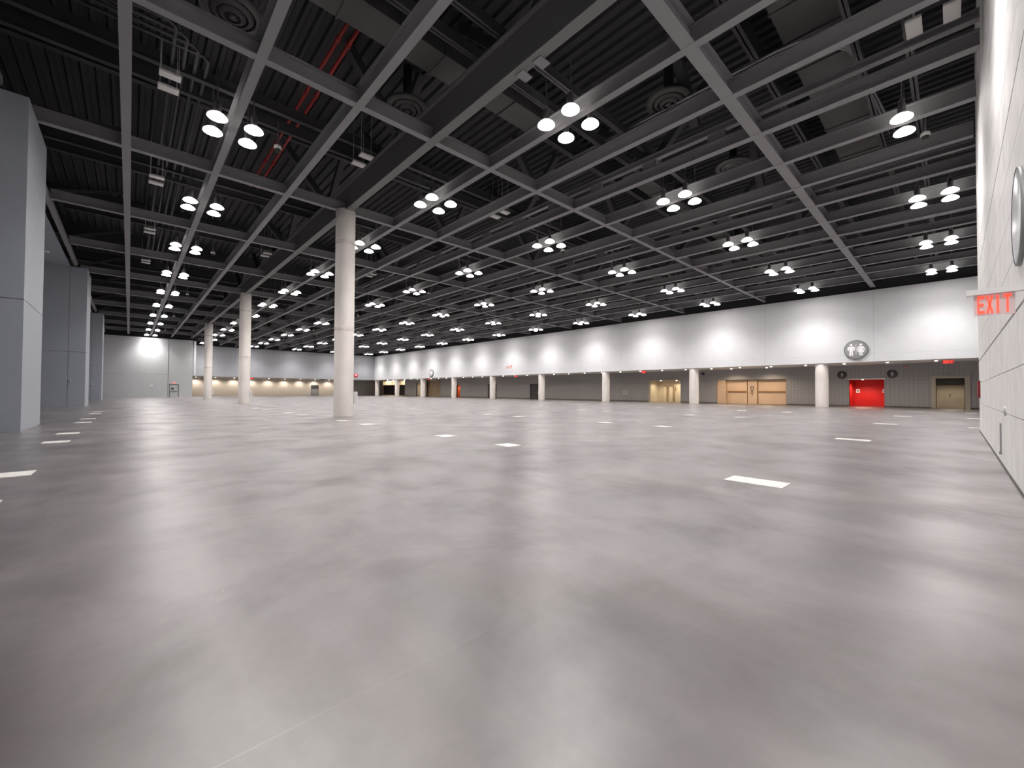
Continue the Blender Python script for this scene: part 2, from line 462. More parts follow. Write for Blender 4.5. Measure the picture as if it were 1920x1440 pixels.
# ------------------------------------------------------------------ alcoves and doors of the recess wall
def alcove(y0, y1, top, depth, mat, name, floor_mat=None, zf=0.0):
    """open-fronted room behind an opening: two side walls, back wall and ceiling, one mesh"""
    mb = MB(); x0 = RECESS_X + 0.02; x1 = RECESS_X + depth
    mb.box(x0, x1, y0 - 0.1, y0, 0, top); mb.box(x0, x1, y1, y1 + 0.1, 0, top)
    mb.box(x1, x1 + 0.1, y0 - 0.1, y1 + 0.1, 0, top)
    mb.box(x0, x1 + 0.1, y0 - 0.1, y1 + 0.1, top, top + 0.1)
    return struct(mb.build(name, mat))
# red restroom lobby
alcove(4.31, 6.77, 2.56, 2.6, 'red', 'wall_red_alcove')
mb = MB(); mb.box(RECESS_X - 0.02, RECESS_X + 0.03, 4.25, 6.83, 2.50, 2.60); struct(mb.build('trim_6', 'white'))
# grey-olive vestibule with a lighter portal frame
alcove(-0.70, 1.23, 2.64, 3.2, 'olive', 'wall_olive_alcove')
mb = MB()
for a, b in ((-0.86, -0.56), (1.09, 1.36)): mb.box(RECESS_X - 0.10, RECESS_X + 0.25, a, b, 0, 2.52)
mb.box(RECESS_X - 0.10, RECESS_X + 0.25, -0.86, 1.36, 2.52, 2.72)
struct(mb.build('trim_7', 'olive'))
d = MB(); d.box(RECESS_X + 2.6, RECESS_X + 2.75, -0.55, 1.10, 0.0, 2.0)
d7 = struct(d.build('door_1', 'olive'))
MB().box(RECESS_X + 2.56, RECESS_X + 2.6, 0.26, 0.31, 0.95, 1.25).build('handle', 'charcoal', d7)
mb = MB(); mb.box(RECESS_X + 2.2, RECESS_X + 2.75, -0.6, 1.15, 2.04, 2.62); struct(mb.build('trim_8', 'charcoal'))
# wide tan freight doors either side of a post
alcove(11.84, 18.68, 2.66, 0.62, 'tan', 'wall_tan_alcove')
mb = MB(); mb.box(RECESS_X + 0.05, RECESS_X + 0.6, 17.72, 18.66, 0, 2.64); struct(mb.build('wall_tan_return', 'tan'))
for k, (a, b) in enumerate(((15.62, 17.70), (11.95, 14.52))):
    dd = struct(MB().box(RECESS_X + 0.40, RECESS_X + 0.52, a, b, 0.02, 2.62).build('door_%d' % (2 + k), 'tan'))
    MB().box(RECESS_X + 0.32, RECESS_X + 0.40, a + 0.08, b - 0.08, 1.28, 1.42).build('push_bar', 'tan_dark', dd)
post = MB().box(RECESS_X + 0.30, RECESS_X + 0.52, 14.62, 15.52, 0, 2.64)
post = struct(post.build('trim_9', 'tan'))
struct(MB().box(RECESS_X + 0.36, RECESS_X + 0.5, 14.53, 14.62, 0, 2.64).build('trim_10', 'tan_dark'))
mb = MB(); fx = RECESS_X + 0.285
for z0, z1, a, b in ((1.92, 1.98, 14.92, 15.26), (1.72, 1.78, 14.96, 15.22), (1.60, 1.92, 15.20, 15.26), (1.60, 1.92, 14.92, 14.98), (1.50, 1.56, 14.94, 15.24), (1.36, 1.46, 15.0, 15.2), (1.18, 1.24, 14.9, 15.28), (0.85, 1.18, 15.06, 15.12)):
    mb.box(fx, fx + 0.02, a, b, z0, z1)
tag(mb.build('freight_sign', 'charcoal'), 'small dark upright lettering on the post between the two tan doors', 'sign', kind='thing')
# lit elevator lobby
alcove(22.94, 27.12, 2.76, 2.6, 'cream', 'wall_elevator_alcove')
mb = MB(); mb.box(RECESS_X - 0.03, RECESS_X + 0.2, 27.0, 27.25, 0, 2.8); struct(mb.build('trim_11', 'olive'))
for k, yc in enumerate((26.12, 25.27)):
    e = struct(MB().box(RECESS_X + 2.5, RECESS_X + 2.58, yc - 0.30, yc + 0.30, 0, 1.98).build('door_%d' % (4 + k), 'cream'))
    f = MB(); f.box(RECESS_X + 2.46, RECESS_X + 2.6, yc - 0.32, yc - 0.14, 0, 1.98); f.box(RECESS_X + 2.44, RECESS_X + 2.6, yc - 0.34, yc + 0.26, 1.98, 2.12)
    f.build('door_frame', 'elevator_frame', e)
tag(MB().box(RECESS_X + 2.5, RECESS_X + 2.56, 24.68, 24.78, 1.45, 1.95).build('wall_plaque', 'elevator_frame'), 'slim brown upright plaque beside the elevator doors', 'plaque', kind='thing')
# dark doors further along
for k, (a, b, t) in enumerate(((46.86, 48.97, 2.60), (57.5, 60.14, 2.70))):
    d = struct(MB().box(RECESS_X + 0.12, RECESS_X + 0.2, a, b, 0.0, t).build('door_%d' % (6 + k), 'charcoal'))
    MB().box(RECESS_X + 0.06, RECESS_X + 0.12, a + 0.2, a + 0.26, 0.9, 1.2).build('handle', 'steel', d)
    fr = MB(); fr.box(RECESS_X - 0.02, RECESS_X + 0.22, b - 0.06, b + 0.04, 0, t); fr.box(RECESS_X - 0.02, RECESS_X + 0.22, a, b, t - 0.06, t + 0.03)
    fr.build('door_frame', 'recess_plain', d)
alcove(68.9, 70.2, 2.5, 1.8, 'orange', 'wall_orange_alcove')
alcove(76.2, 81.9, 3.6, 0.5, 'brown', 'wall_brown_alcove')
alcove(83.7, 86.4, 3.1, 1.2, 'cream', 'wall_cream_alcove')
tag(MB().box(RECESS_X + 1.1, RECESS_X + 1.18, 84.6, 85.5, 1.5, 1.75).build('wall_slot', 'black'), 'small black slot in the white niche beyond the far columns', 'slot', kind='thing')
for k, (a, b) in enumerate(((92.0, 95.3), (97.3, 104.5))):
    alcove(a, b, SOFFIT_Z, 3.0, 'cream', 'wall_far_alcove')
    struct(MB().box(RECESS_X + 0.3, RECESS_X + 0.4, a + 0.1, b - 0.1, 0.12, 2.72).build('door_%d' % (8 + k), 'black'))
# door in the beige far wall, and the exit door in the end wall
d = struct(MB().box(32.5, 34.3, FAR_RECESS_Y + 0.10, FAR_RECESS_Y + 0.18, 0, 2.5).build('door_10', 'charcoal'))
MB().box(32.6, 34.2, FAR_RECESS_Y + 0.06, FAR_RECESS_Y + 0.10, 0.1, 1.55).build('door_leaf', 'sign_grey', d)
d = struct(MB().box(4.95, 6.0, END_Y + 0.02, END_Y + 0.06, 0, 2.1).build('door_11', 'endwall'))
f = MB(); f.box(4.88, 4.95, END_Y, END_Y + 0.06, 0, 2.18); f.box(6.0, 6.07, END_Y, END_Y + 0.06, 0, 2.18); f.box(4.88, 6.07, END_Y, END_Y + 0.06, 2.1, 2.18)
f.build('door_frame', 'sign_dark', d)
MB().box(5.05, 5.9, END_Y - 0.04, END_Y + 0.02, 0.95, 1.02).build('push_bar', 'sign_dark', d)
MB().box(5.1, 5.45, END_Y - 0.0, END_Y + 0.02, 1.25, 1.55).build('notice', 'sign_dark', d)

# ------------------------------------------------------------------ beam grid
def ibeam_x(y, x0, x1, w, h, t=0.035, web=0.03):
    mb = MB(); z = BEAM_Z + 0.008
    mb.box(x0, x1, y - w / 2, y + w / 2, z, z + t); mb.box(x0, x1, y - web / 2, y + web / 2, z + t, z + h - t)
    mb.box(x0, x1, y - w / 2, y + w / 2, z + h - t, z + h); return mb
def ibeam_y(x, y0, y1, w, h, z=BEAM_Z, t=0.035, web=0.03):
    mb = MB()
    mb.box(x - w / 2, x + w / 2, y0, y1, z, z + t); mb.box(x - web / 2, x + web / 2, y0, y1, z + t, z + h - t)
    mb.box(x - w / 2, x + w / 2, y0, y1, z + h - t, z + h); return mb
where_x = {0: 'thick grey steel cross girder, the one nearest the concrete wall',
           1: 'grey steel cross beam one bay nearer than the nearest round column',
           2: 'grey steel cross beam passing over the nearest tall round column',
           5: 'grey steel cross beam passing over the middle tall round column',
           8: 'grey steel cross beam passing over the farthest tall round column'}
for j in range(0, 12):
    x1 = WALL_X - 0.02
    mb = ibeam_x(YB(j), -2.78, x1, 0.34 if j == 0 else 0.24, 0.52 if j == 0 else 0.45)
    if j == 11: mb = ibeam_x(YB(j), 8.6, x1, 0.24, 0.45)
    base = {3: (2, 'nearest'), 4: (2, 'nearest'), 6: (5, 'middle'), 7: (5, 'middle'), 9: (8, 'farthest'), 10: (8, 'farthest'), 11: (8, 'farthest')}
    lab = where_x.get(j) or 'grey steel cross beam, %s bay beyond the %s tall round column' % (ORD[j - base[j][0] - 1], base[j][1])
    tag(mb.build('ceiling_beam', 'beam'), lab, 'beam', 'steel cross beams of the ceiling grid', 'thing')
for i in range(0, 17):
    y0 = CONC_Y + 0.05 if XB(i) < CONC_X else -3.9
    y1 = END_Y - 0.05 if XB(i) < 8.3 else FAR_Y - 0.05
    if i == 3:
        mb = ibeam_y(XB(i), y0, y1, 0.32, 1.25, t=0.05, web=0.05)
        lab = 'deep dark grey steel girder running over the three tall round columns'
    elif i % 3 == 0 and i > 0:
        mb = ibeam_y(XB(i), y0, y1, 0.28, 0.42)
        t = ibeam_y(XB(i), y0, y1, 0.22, 0.24, BEAM_Z + 0.72); n0 = len(mb.v); mb.v += t.v; mb.f += [tuple(n0 + q for q in f) for f in t.f]; mb.s += t.s
        y = YB(0) + 1.31
        while y < y1:
            mb.box(XB(i) - 0.06, XB(i) + 0.06, y - 0.3, y + 0.3, BEAM_Z + 0.42, BEAM_Z + 0.72); y += 2.627
        lab = 'open-topped grey steel girder, %s long line counted from the grey piers' % ORD[i]
    else:
        mb = ibeam_y(XB(i), y0, y1, 0.24, 0.58 if i < 3 else 0.5)
        lab = 'grey steel long beam, %s line counted from the grey piers' % ORD[i]
    tag(mb.build('ceiling_beam', 'girder' if i == 3 else 'beam'), lab, 'beam', 'steel long beams of the ceiling grid', 'thing')

# joists, braces, ducts and pipes in the dark space over the grid
for j in range(-1, 11):
    for off, z in ((4.19, 11.24), (5.25, 11.24)):
        y = YB(j) + off
        x0 = -2.8 if y > 0 else CONC_X
        x1 = WALL_X if y < END_Y else WALL_X
        mb = MB(); z0 = z
        mb.box(x0, x1, y - 0.09, y + 0.09, z0, z0 + 0.03); mb.box(x0, x1, y - 0.015, y + 0.015, z0, z0 + 0.4)
        struct(mb.build('ceiling_joist', 'joist'))
for j in range(0, 12):
    mb = MB(); x0 = -7 if j else 0
    mb.box(x0, WALL_X, YB(j) - 0.12, YB(j) + 0.12, 12.5, 12.54); mb.box(x0, WALL_X, YB(j) - 0.02, YB(j) + 0.02, 12.5, DECK_Z)
    struct(mb.build('ceiling_purlin', 'joist'))
for i in range(3, 17, 3):
    mb = MB()
    for j in range(0, 11):
        for s in (-1, 1):
            mb.bar((XB(i) + 0.3, YB(j) + 3.94, 10.75), (XB(i) + 0.3, YB(j) + 3.94 + s * 2.6, 13.3), 0.28, 0.3)
    for j in range(0, 4):
        mb.bar((XB(i) - 0.4, YB(j) + 1.9, 11.0), (XB(i) - 2.3, YB(j) + 1.9, 13.3), 0.3, 0.28)
    struct(mb.build('ceiling_brace', 'joist'))
mb = MB()
for j in range(0, 11):
    mb.bar((-2.9, YB(j) + 0.2, 10.4), (-0.3, YB(j) + 4.5, 12.6), 0.16, 0.16)
struct(mb.build('ceiling_brace', 'joist'))

def duct_box(x0, x1, y0, y1, z0, z1, label):
    mb = MB(); mb.box(x0, x1, y0, y1, z0, z1)
    if x1 - x0 > y1 - y0:
        k = x0 + 1.2
        while k < x1 - 0.2: mb.box(k - 0.03, k + 0.03, y0 - 0.04, y1 + 0.04, z0 - 0.04, z1); k += 1.5
    else:
        k = y0 + 1.2
        while k < y1 - 0.2: mb.box(x0 - 0.04, x1 + 0.04, k - 0.03, k + 0.03, z0 - 0.04, z1); k += 1.5
    tag(mb.build('ceiling_duct', 'duct'), label, 'duct', kind='thing')
duct_box(2.9, 12.5, 10.75, 11.75, 11.75, 12.35, 'wide dull grey air duct crossing above the topmost red pipes')
duct_box(12.0, 24.0, 2.0, 3.5, 12.0, 12.6, 'wide grey duct seen between the beams at the top right')
duct_box(9.0, 30.0, 18.2, 19.0, 12.0, 12.5, 'dark duct above the beams behind the first row of open cross bays')
duct_box(18.0, 40.0, 10.4, 11.3, 12.0, 12.5, 'dark duct above the beams beyond the thick cross girder')

for (x, xe, lab) in ((4.62, 4.62, 'thin red pipe, the one nearer the grey piers of two'), (4.95, 4.95, 'thin red pipe, the one nearer the round columns of two')):
    mb = MB().tube([(x, 12.1, 12.25), (x, 26.5, 12.25)], 0.06, 8)
    y = 13.0
    while y < 26: mb.tube([(x, y, 12.25), (x, y + 0.14, 12.25)], 0.085, 8); y += 3.1
    tag(mb.build('ceiling_pipe', 'red_pipe'), lab, 'pipe', 'red sprinkler pipes', 'thing')
for k in range(4):
    x = 14.2 + 0.16 * k
    pts = [(x, 11.5, 11.6), (x, 3.6, 11.6)] + [(x + 1.6 * (1 - math.cos(a)), 3.6 - 1.6 * math.sin(a), 11.6) for a in (0.3, 0.6, 0.9, 1.2, 1.5)] + [(22.0, 2.0 - 0.16 * k, 11.6)]
    tag(MB().tube(pts, 0.045, 8).build('ceiling_conduit', 'pipe'), 'curved grey conduit, %s of the four in the bundle at the top right' % ORD[k], 'conduit', 'curved conduit bundle', 'thing')
for k in range(4):
    x = 0.05 + 0.28 * k
    pts = [(-2.6, 14.6 + 0.3 * k, 11.4), (x + 0.6, 14.6 + 0.3 * k, 11.4), (x + 0.75, 14.75 + 0.3 * k, 11.4), (x + 0.75, 40, 11.4)]
    tag(MB().tube(pts, 0.05, 8).build('ceiling_conduit', 'joist'), 'dark conduit with an elbow over the first lamp row, %s of four' % ORD[k], 'conduit', 'elbowed dark conduits', 'thing')
for k, (x, y) in enumerate(((1.93, 13.5), (7.35, 13.65), (14.0, 6.9), (20.2, 6.85))):
    mb = MB()
    for r0, r1, z in ((0.0, 0.14, 0.0), (0.2, 0.32, 0.03), (0.38, 0.50, 0.07), (0.56, 0.74, 0.12)):
        mb.lathe([(r0, z), (r1, z + 0.06), (r1, z + 0.10), (r0, z + 0.04)] if r0 else [(0, z), (r1, z + 0.05), (0, z + 0.08)], 0, 0, 36)
    mb.lathe([(0.76, 0.14), (0.5, 0.35), (0.3, 0.5), (0.16, 0.55), (0.16, 1.7), (0, 1.7)], 0, 0, 36)
    lab = ('round ringed air diffuser near the photo top, beside the first lamp row', 'round ringed air diffuser behind the deep column girder',
           'round ringed air diffuser beyond the thick cross girder, nearer of two', 'round ringed air diffuser beyond the thick cross girder, farther of two')[k]
    tag(mb.build('ceiling_diffuser', 'duct', None, (x, y, 11.5)), lab, 'air diffuser', 'round ceiling diffusers', 'thing')

# small pale boxes in pairs, hung level with the beams
def pale_panel(x, y, lab, z=10.5, a=0.5, b=0.32):
    mb = MB(); mb.box(-a / 2, a / 2, -b / 2, b / 2, 0, 0.06); mb.box(-a / 2 + 0.03, a / 2 - 0.03, -b / 2 + 0.03, b / 2 - 0.03, -0.008, 0)
    for s in (-1, 1): mb.tube([(s * a * 0.4, 0, 0.06), (s * a * 0.4, 0, 2.0)], 0.008, 5)
    tag(mb.build('hanging_board', 'panel', None, (x, y, z)), lab, 'panel', 'pale panels hung in pairs', 'thing')
for x, lab, ys in ((0.74, 'beside the lamp row by the grey piers', (15.7, 23.65, 31.6, 39.5)), (6.73, 'beside the deep column girder', (15.8, 31.7)), (14.12, 'out in the middle of the hall', (15.8, 31.5))):
    for k, y in enumerate(ys):
        pale_panel(x, y, 'pale hanging panel, front of the %s pair %s' % (ORD[k], lab))
        pale_panel(x, y + 0.75, 'pale hanging panel, back of the %s pair %s' % (ORD[k], lab))
pale_panel(14.46, -0.04, 'pale flat hanging panel nearest the top of the concrete wall', 10.5, 0.72, 0.3)
pale_panel(14.43, 0.62, 'pale flat hanging panel hung by the rod nearest the photo top corner', 10.5, 0.72, 0.3)
for y, lab in ((7.35, 'small grey plate clamped under the deep girder, the one nearer the concrete wall'), (8.0, 'small grey plate clamped under the deep girder, the one nearer the columns')):
    mb = MB(); mb.box(-0.1, 0.28, -0.14, 0.14, -0.03, 0.0)
    tag(mb.build('ceiling_clamp', 'beam', None, (XB(3) + 0.1, y, BEAM_Z)), lab, 'plate', 'plates under the deep girder', 'thing')

# ------------------------------------------------------------------ high-bay lamps in clusters of four
LAMP_Z = 9.86
LAMP_W = 385.0
def make_lamp(loc, label):
    t = empty('high_bay_lamp', loc, label, 'lamp', 'high bay lamps under the ceiling grid')
    MB().lathe([(0.12, 0.14), (0.10, 0.17), (0.10, 0.42), (0.08, 0.50), (0.05, 0.55), (0, 0.55)], 0, 0, 20).build('housing', 'alu', t)
    MB().lathe([(0.275, 0.0), (0.265, 0.04), (0.20, 0.10), (0.13, 0.14)], 0, 0, 24).build('shade', 'shade', t)
    MB().lathe([(0, 0.0), (0.27, 0.012)], 0, 0, 16).build('lens', 'lens', t)
    MB().lathe([(0.018, 0.55), (0.018, 1.6)], 0, 0, 8).tube([(0, -0.05, 0.55), (0, -0.05, 0.62), (0, 0, 0.68), (0, 0.05, 0.62), (0, 0.05, 0.55)], 0.012, 6).build('stem', 'alu', t)
    return t
bulb = bpy.data.lights.new('bulb', 'SPOT')
bulb.energy = LAMP_W; bulb.spot_size = math.radians(122); bulb.spot_blend = 1.0; bulb.shadow_soft_size = 0.22; bulb.color = (1.0, 0.96, 0.94)
first_lamp = None
rows = [(1, 'lamp row by the grey piers'), (4, 'lamp row just past the tall columns'), (7, 'third lamp row'), (10, 'fourth lamp row'), (13, 'fifth lamp row'), (16, 'lamp row by the restroom wall')]
first_seen = {1: 2, 4: 1, 7: 0, 10: 0, 13: 0, 16: 0}
for i, rname in rows:
    kmax = 11 if i == 1 else 12
    for k in range(0, kmax + 1):
        cy = YB(k - 0.5)
        for sx in (-1, 1):
            for sy in (-1, 1):
                if k == 0 and i in (4, 7) and sy < 0: continue
                x, y = XB(i) + 0.50 * sx, cy + 0.50 * sy
                n = k - first_seen[i]
                pos = ('pier-side', 'door-side')[sx > 0] + ' ' + ('front', 'back')[sy > 0]
                lab = '%s lamp of the %s cluster, %s' % (pos, ORD[n], rname) if n >= 0 else '%s lamp above the photo top, %s%s' % (pos, rname, ('', ', nearest camera')[n < -1])
                loc = (x, y, LAMP_Z)
                if first_lamp is None: o = first_lamp = make_lamp(loc, lab)
                else: o = dup(first_lamp, loc, lab)
                b = bpy.data.objects.new('bulb', bulb); col.objects.link(b); b.parent = o; b.location = (0, 0, -0.03)

# hanging dome cameras
def dome_camera(loc, lab):
    t = empty('dome_camera', loc, lab, 'camera', 'dome cameras hung from the grid')
    MB().lathe([(0.03, 0.16), (0.03, 1.0), (0, 1.0)], 0, 0, 10).build('stem', 'alu', t)
    MB().lathe([(0.11, 0.0), (0.13, 0.03), (0.12, 0.12), (0.04, 0.17), (0, 0.17)], 0, 0, 20).build('cap', 'panel', t)
    MB().lathe([(0, -0.11), (0.06, -0.09), (0.095, -0.04), (0.10, 0.0)], 0, 0, 20).build('dome', 'black', t)
    return t
for x, rlab, ys in ((3.80, 'the lamp row by the grey piers', [16.6, 32.3, 48.0, 63.7, 79.4]), (19.6, 'the third lamp row', [0.6, 16.5, 32.2, 47.8, 63.7, 79.6])):
    for k, y in enumerate(ys):
        dome_camera((x, y, 9.95), 'small hanging dome camera, %s along %s' % (ORD[k], rlab))

# ------------------------------------------------------------------ round columns
def column(x, y, r, h, lab, group, bands=(), box=None):
    t = empty('concrete_column', (x, y, 0), lab, 'column', group)
    prof = [(r * 0.985, 0.0), (r, 0.03)] + [(r, z) for z in (h * 0.25, h * 0.5, h * 0.75)] + [(r, h - 0.02), (r * 0.98, h), (0, h)]
    MB().lathe(prof, 0, 0, 48).build('shaft', 'column', t)
    for z in bands:
        MB().lathe([(r, z - 0.10), (r + 0.003, z - 0.09), (r + 0.003, z + 0.09), (r, z + 0.10)], 0, 0, 48).build('joint_band', 'column_band', t)
    return t
for y, w in ((YB(2), 'nearest'), (YB(5), 'middle'), (YB(8), 'farthest')):
    column(XB(3), y, 0.45, 10.02 if True else 0, 'tall pale concrete column, the %s of the three in the hall' % w, 'tall round columns in the hall', (4.21, 8.41))
    t = empty('column_cabinet', (XB(3) + 0.45, y, 0.58), 'white upright box fixed to the %s tall round column' % w, 'cabinet', 'white boxes on the tall columns')
    MB().box(0.0, 0.17, -0.16, 0.16, 0, 0.60).build('body', 'white', t)
    MB().box(0.02, 0.15, -0.168, -0.16, 0.03, 0.57).build('door_panel', 'panel', t)
for k in range(9):
    y = 8.07 + 11.35 * k
    if y > 97: break
    column(WALL_X + 0.52, y, 0.48, SOFFIT_Z - 0.006, 'short pale round column under the soffit, %s from the red doorway' % ORD[k], 'short round columns under the soffit')
column(WALL_X + 0.62, FAR_Y - 0.3, 0.5, SOFFIT_Z - 0.006, 'short round column at the far corner of the soffit', 'short round columns under the soffit')

# ------------------------------------------------------------------ soffit downlights
DL_W = 95.0
dl = bpy.data.lights.new('downlight_bulb', 'SPOT'); dl.energy = DL_W; dl.spot_size = math.radians(150); dl.spot_blend = 0.6; dl.shadow_soft_size = 0.07; dl.color = (1.0, 0.85, 0.68)
def downlight(loc, lab, group, lamp):
    t = empty('downlight', loc, lab, 'downlight', group)
    MB().lathe([(0.105, -0.012), (0.15, -0.012), (0.15, 0.0)], 0, 0, 18).build('rim', 'white', t)
    MB().lathe([(0, -0.07), (0.07, -0.05), (0.105, -0.01)], 0, 0, 18).build('lens', 'down', t)
    b = bpy.data.objects.new('downlight_bulb', lamp); col.objects.link(b); b.parent = t; b.location = (0, 0, -0.09)
    return t
for k in range(34):
    y = 0.98 + 2.84 * k
    downlight((46.4, y, SOFFIT_Z), 'small round soffit downlight, %s along from the concrete wall' % nth(k), 'downlights in the long soffit', dl)
dl2 = bpy.data.lights.new('wash_bulb', 'SPOT'); dl2.energy = 300.0; dl2.spot_size = math.radians(150); dl2.spot_blend = 0.7; dl2.shadow_soft_size = 0.08; dl2.color = (1.0, 0.89, 0.76)
for k in range(10):
    x = 10.0 + 3.3 * k
    downlight((x, FAR_RECESS_Y - 1.0, SOFFIT_Z), 'small downlight over the beige far wall, %s from the end wall' % ORD[k], 'downlights over the beige wall', dl2)
t = empty('downlight', (-3.94, 38.7, 9.85), 'small unlit downlight in the high soffit between two grey piers', 'downlight')
MB().lathe([(0.105, -0.012), (0.15, -0.012), (0.15, 0.0)], 0, 0, 18).build('rim', 'white', t)
MB().lathe([(0, -0.03), (0.105, -0.01)], 0, 0, 18).build('lens', 'panel', t)
# lamps inside the alcoves
for (x, y, z, e, c, s, lab) in (
        (RECESS_X + 0.9, 5.9, 2.55, 230, (1, 0.80, 0.62), 150, 'tiny downlight in the red doorway ceiling'),
        (RECESS_X + 0.85, 0.25, 2.63, 110, (1, 0.86, 0.66), 150, 'bright small downlight in the olive doorway frame'),
        (RECESS_X + 1.0, 26.0, 2.75, 115, (1, 0.86, 0.62), 160, 'bright downlight in the elevator lobby ceiling, nearer its side wall'),
        (RECESS_X + 1.6, 24.2, 2.75, 115, (1, 0.86, 0.62), 160, 'bright downlight in the elevator lobby ceiling, above the doors'),
        (RECESS_X + 0.6, 85.0, 3.09, 60, (1, 0.9, 0.75), 150, 'downlight inside the white niche at the far end'),
        (RECESS_X + 0.9, 69.6, 2.49, 45, (1, 0.85, 0.7), 150, 'downlight inside the orange doorway')):
    l = bpy.data.lights.new('alcove_bulb', 'SPOT'); l.energy = e; l.spot_size = math.radians(s); l.spot_blend = 0.6; l.shadow_soft_size = 0.06; l.color = c
    downlight((x, y, z), lab, 'downlights inside the doorways', l)
# warm lamps washing the tan doors from the soffit in front of them
for k, y in enumerate((13.2, 16.6)):
    l = bpy.data.lights.new('door_bulb', 'SPOT'); l.energy = 230; l.spot_size = math.radians(150); l.spot_blend = 0.6; l.shadow_soft_size = 0.06; l.color = (1, 0.80, 0.58)
    downlight((RECESS_X - 1.5, y, SOFFIT_Z), 'soffit downlight washing the tan doors, %s the center post' % ('this side of', 'beyond')[k], 'downlights before the tan doors', l)
for k, (a, b) in enumerate(((92.2, 95.1), (97.5, 104.3))):
    mb = MB(); mb.box(RECESS_X + 1.2, RECESS_X + 2.6, a, b, SOFFIT_Z - 0.05, SOFFIT_Z - 0.02)
    tag(mb.build('ceiling_light_panel', glow('lobby_panel', (1.0, 0.87, 0.68), 7.0, True)), 'bright cream ceiling light over the %s black far doors' % ('narrow', 'wide')[k], 'ceiling light', kind='thing')

# ------------------------------------------------------------------ signs
LET = {'E': [(0, .22, 0, 1), (.22, .8, 0, .17), (.22, .7, .42, .58), (.22, .8, .83, 1)], 'I': [(.2, .46, 0, 1)], 'T': [(0, .8, .83, 1), (.28, .52, 0, .83)]}
def exit_letters(mb, f, width, height, t):
    adv = width / 4.0; s = adv * 1.06
    for k, ch in enumerate('EXIT'):
        ox = k * adv
        if ch == 'X':
            for a, b in ((0, .56), (.56, 0)):
                mb.prism([(ox + s * a, 0), (ox + s * (a + .26), 0), (ox + s * (b + .26), height), (ox + s * b, height)], f, t)
        else:
            for u0, u1, w0, w1 in LET[ch]:
                u0, u1 = ox + s * u0, ox + s * u1
                mb.prism([(u0, w0 * height), (u1, w0 * height), (u1, w1 * height), (u0, w1 * height)], f, t)
# near edge-lit exit sign on its white arm
t = empty('exit_sign', (7.0, -0.30, 2.10), 'edge-lit clear exit sign with red letters on a white arm beside the concrete wall', 'exit sign')
MB().box(-0.045, 0.045, -0.262, 0.20, 0.255, 0.315).build('arm', 'white', t)
MB().box(-0.006, 0.006, -0.155, 0.145, 0.02, 0.255).build('face_panel', 'acrylic', t)
mb = MB(); exit_letters(mb, lambda u, w, h: (-0.010 - h, 0.118 - u, 0.04 + w), 0.255, 0.20, 0.003); mb.build('lettering', 'exit_red', t)
# small red exit signs hung from the soffit
for y, lab in ((0.31, 'small red exit sign under the soffit, nearest the concrete wall'), (25.3, 'small red exit sign under the soffit beside the lit elevator lobby'), (47.5, 'small red exit sign under the soffit before the dark door'), (73.5, 'small red exit sign under the soffit below the distant round sign')):
    t = empty('exit_sign', (WALL_X + 0.35, y, 3.50), lab, 'exit sign', 'small red exit signs under the soffit')
    MB().box(-0.03, 0.03, -0.30, 0.30, 0, 0.28).build('case', 'exit_box', t)
    MB().tube([(0, 0, 0.28), (0, 0, 0.36)], 0.015, 6).build('stem', 'alu', t)
    mb = MB(); exit_letters(mb, lambda u, w, h: (-0.032 - h, 0.235 - u, 0.04 + w), 0.47, 0.20, 0.004); mb.build('lettering', 'exit_red', t)
t = empty('exit_sign', (18.5, FAR_Y + 0.2, 3.5), 'small red exit sign on the far soffit behind the middle column', 'exit sign')
MB().box(-0.30, 0.30, -0.03, 0.03, 0, 0.28).build('case', 'exit_box', t)
mb = MB(); exit_letters(mb, lambda u, w, h: (-0.235 + u, -0.032 - h, 0.04 + w), 0.47, 0.20, 0.004); mb.build('lettering', 'exit_red', t)
t = empty('exit_sign', (5.48, END_Y - 0.06, 2.22), 'small red exit sign above the door in the grey end wall', 'exit sign')
MB().box(-0.30, 0.30, -0.03, 0.03, 0, 0.24).build('case', 'panel', t)
mb = MB(); exit_letters(mb, lambda u, w, h: (-0.235 + u, -0.032 - h, 0.03 + w), 0.47, 0.18, 0.004); mb.build('lettering', 'exit_red', t)

def circle(cx, cy, r, n=20): return [(cx + r * math.cos(2 * PI * k / n), cy + r * math.sin(2 * PI * k / n)) for k in range(n)]
def man(mb, f, cx, s, t):
    mb.prism(circle(cx, 0.40 * s, 0.095 * s), f, t)
    mb.prism([(cx + a * s, b * s) for a, b in ((-.20, .27), (.20, .27), (.235, .20), (.235, -.08), (.165, -.08), (.14, .12), (.125, .12), (.125, -.50), (.015, -.50), (.015, -.12), (-.015, -.12), (-.015, -.50), (-.125, -.50), (-.125, .12), (-.14, .12), (-.165, -.08), (-.235, -.08), (-.235, .20))], f, t)
def woman(mb, f, cx, s, t):
    mb.prism(circle(cx, 0.40 * s, 0.095 * s), f, t)
    mb.prism([(cx + a * s, b * s) for a, b in ((-.15, .27), (.15, .27), (.20, .22), (.285, -.04), (.22, -.07), (.13, .14), (.115, .10), (.235, -.22), (.115, -.22), (.115, -.50), (.015, -.50), (.015, -.22), (-.015, -.22), (-.015, -.50), (-.115, -.50), (-.115, -.22), (-.235, -.22), (-.115, .10), (-.13, .14), (-.22, -.07), (-.285, -.04), (-.20, .22))], f, t)
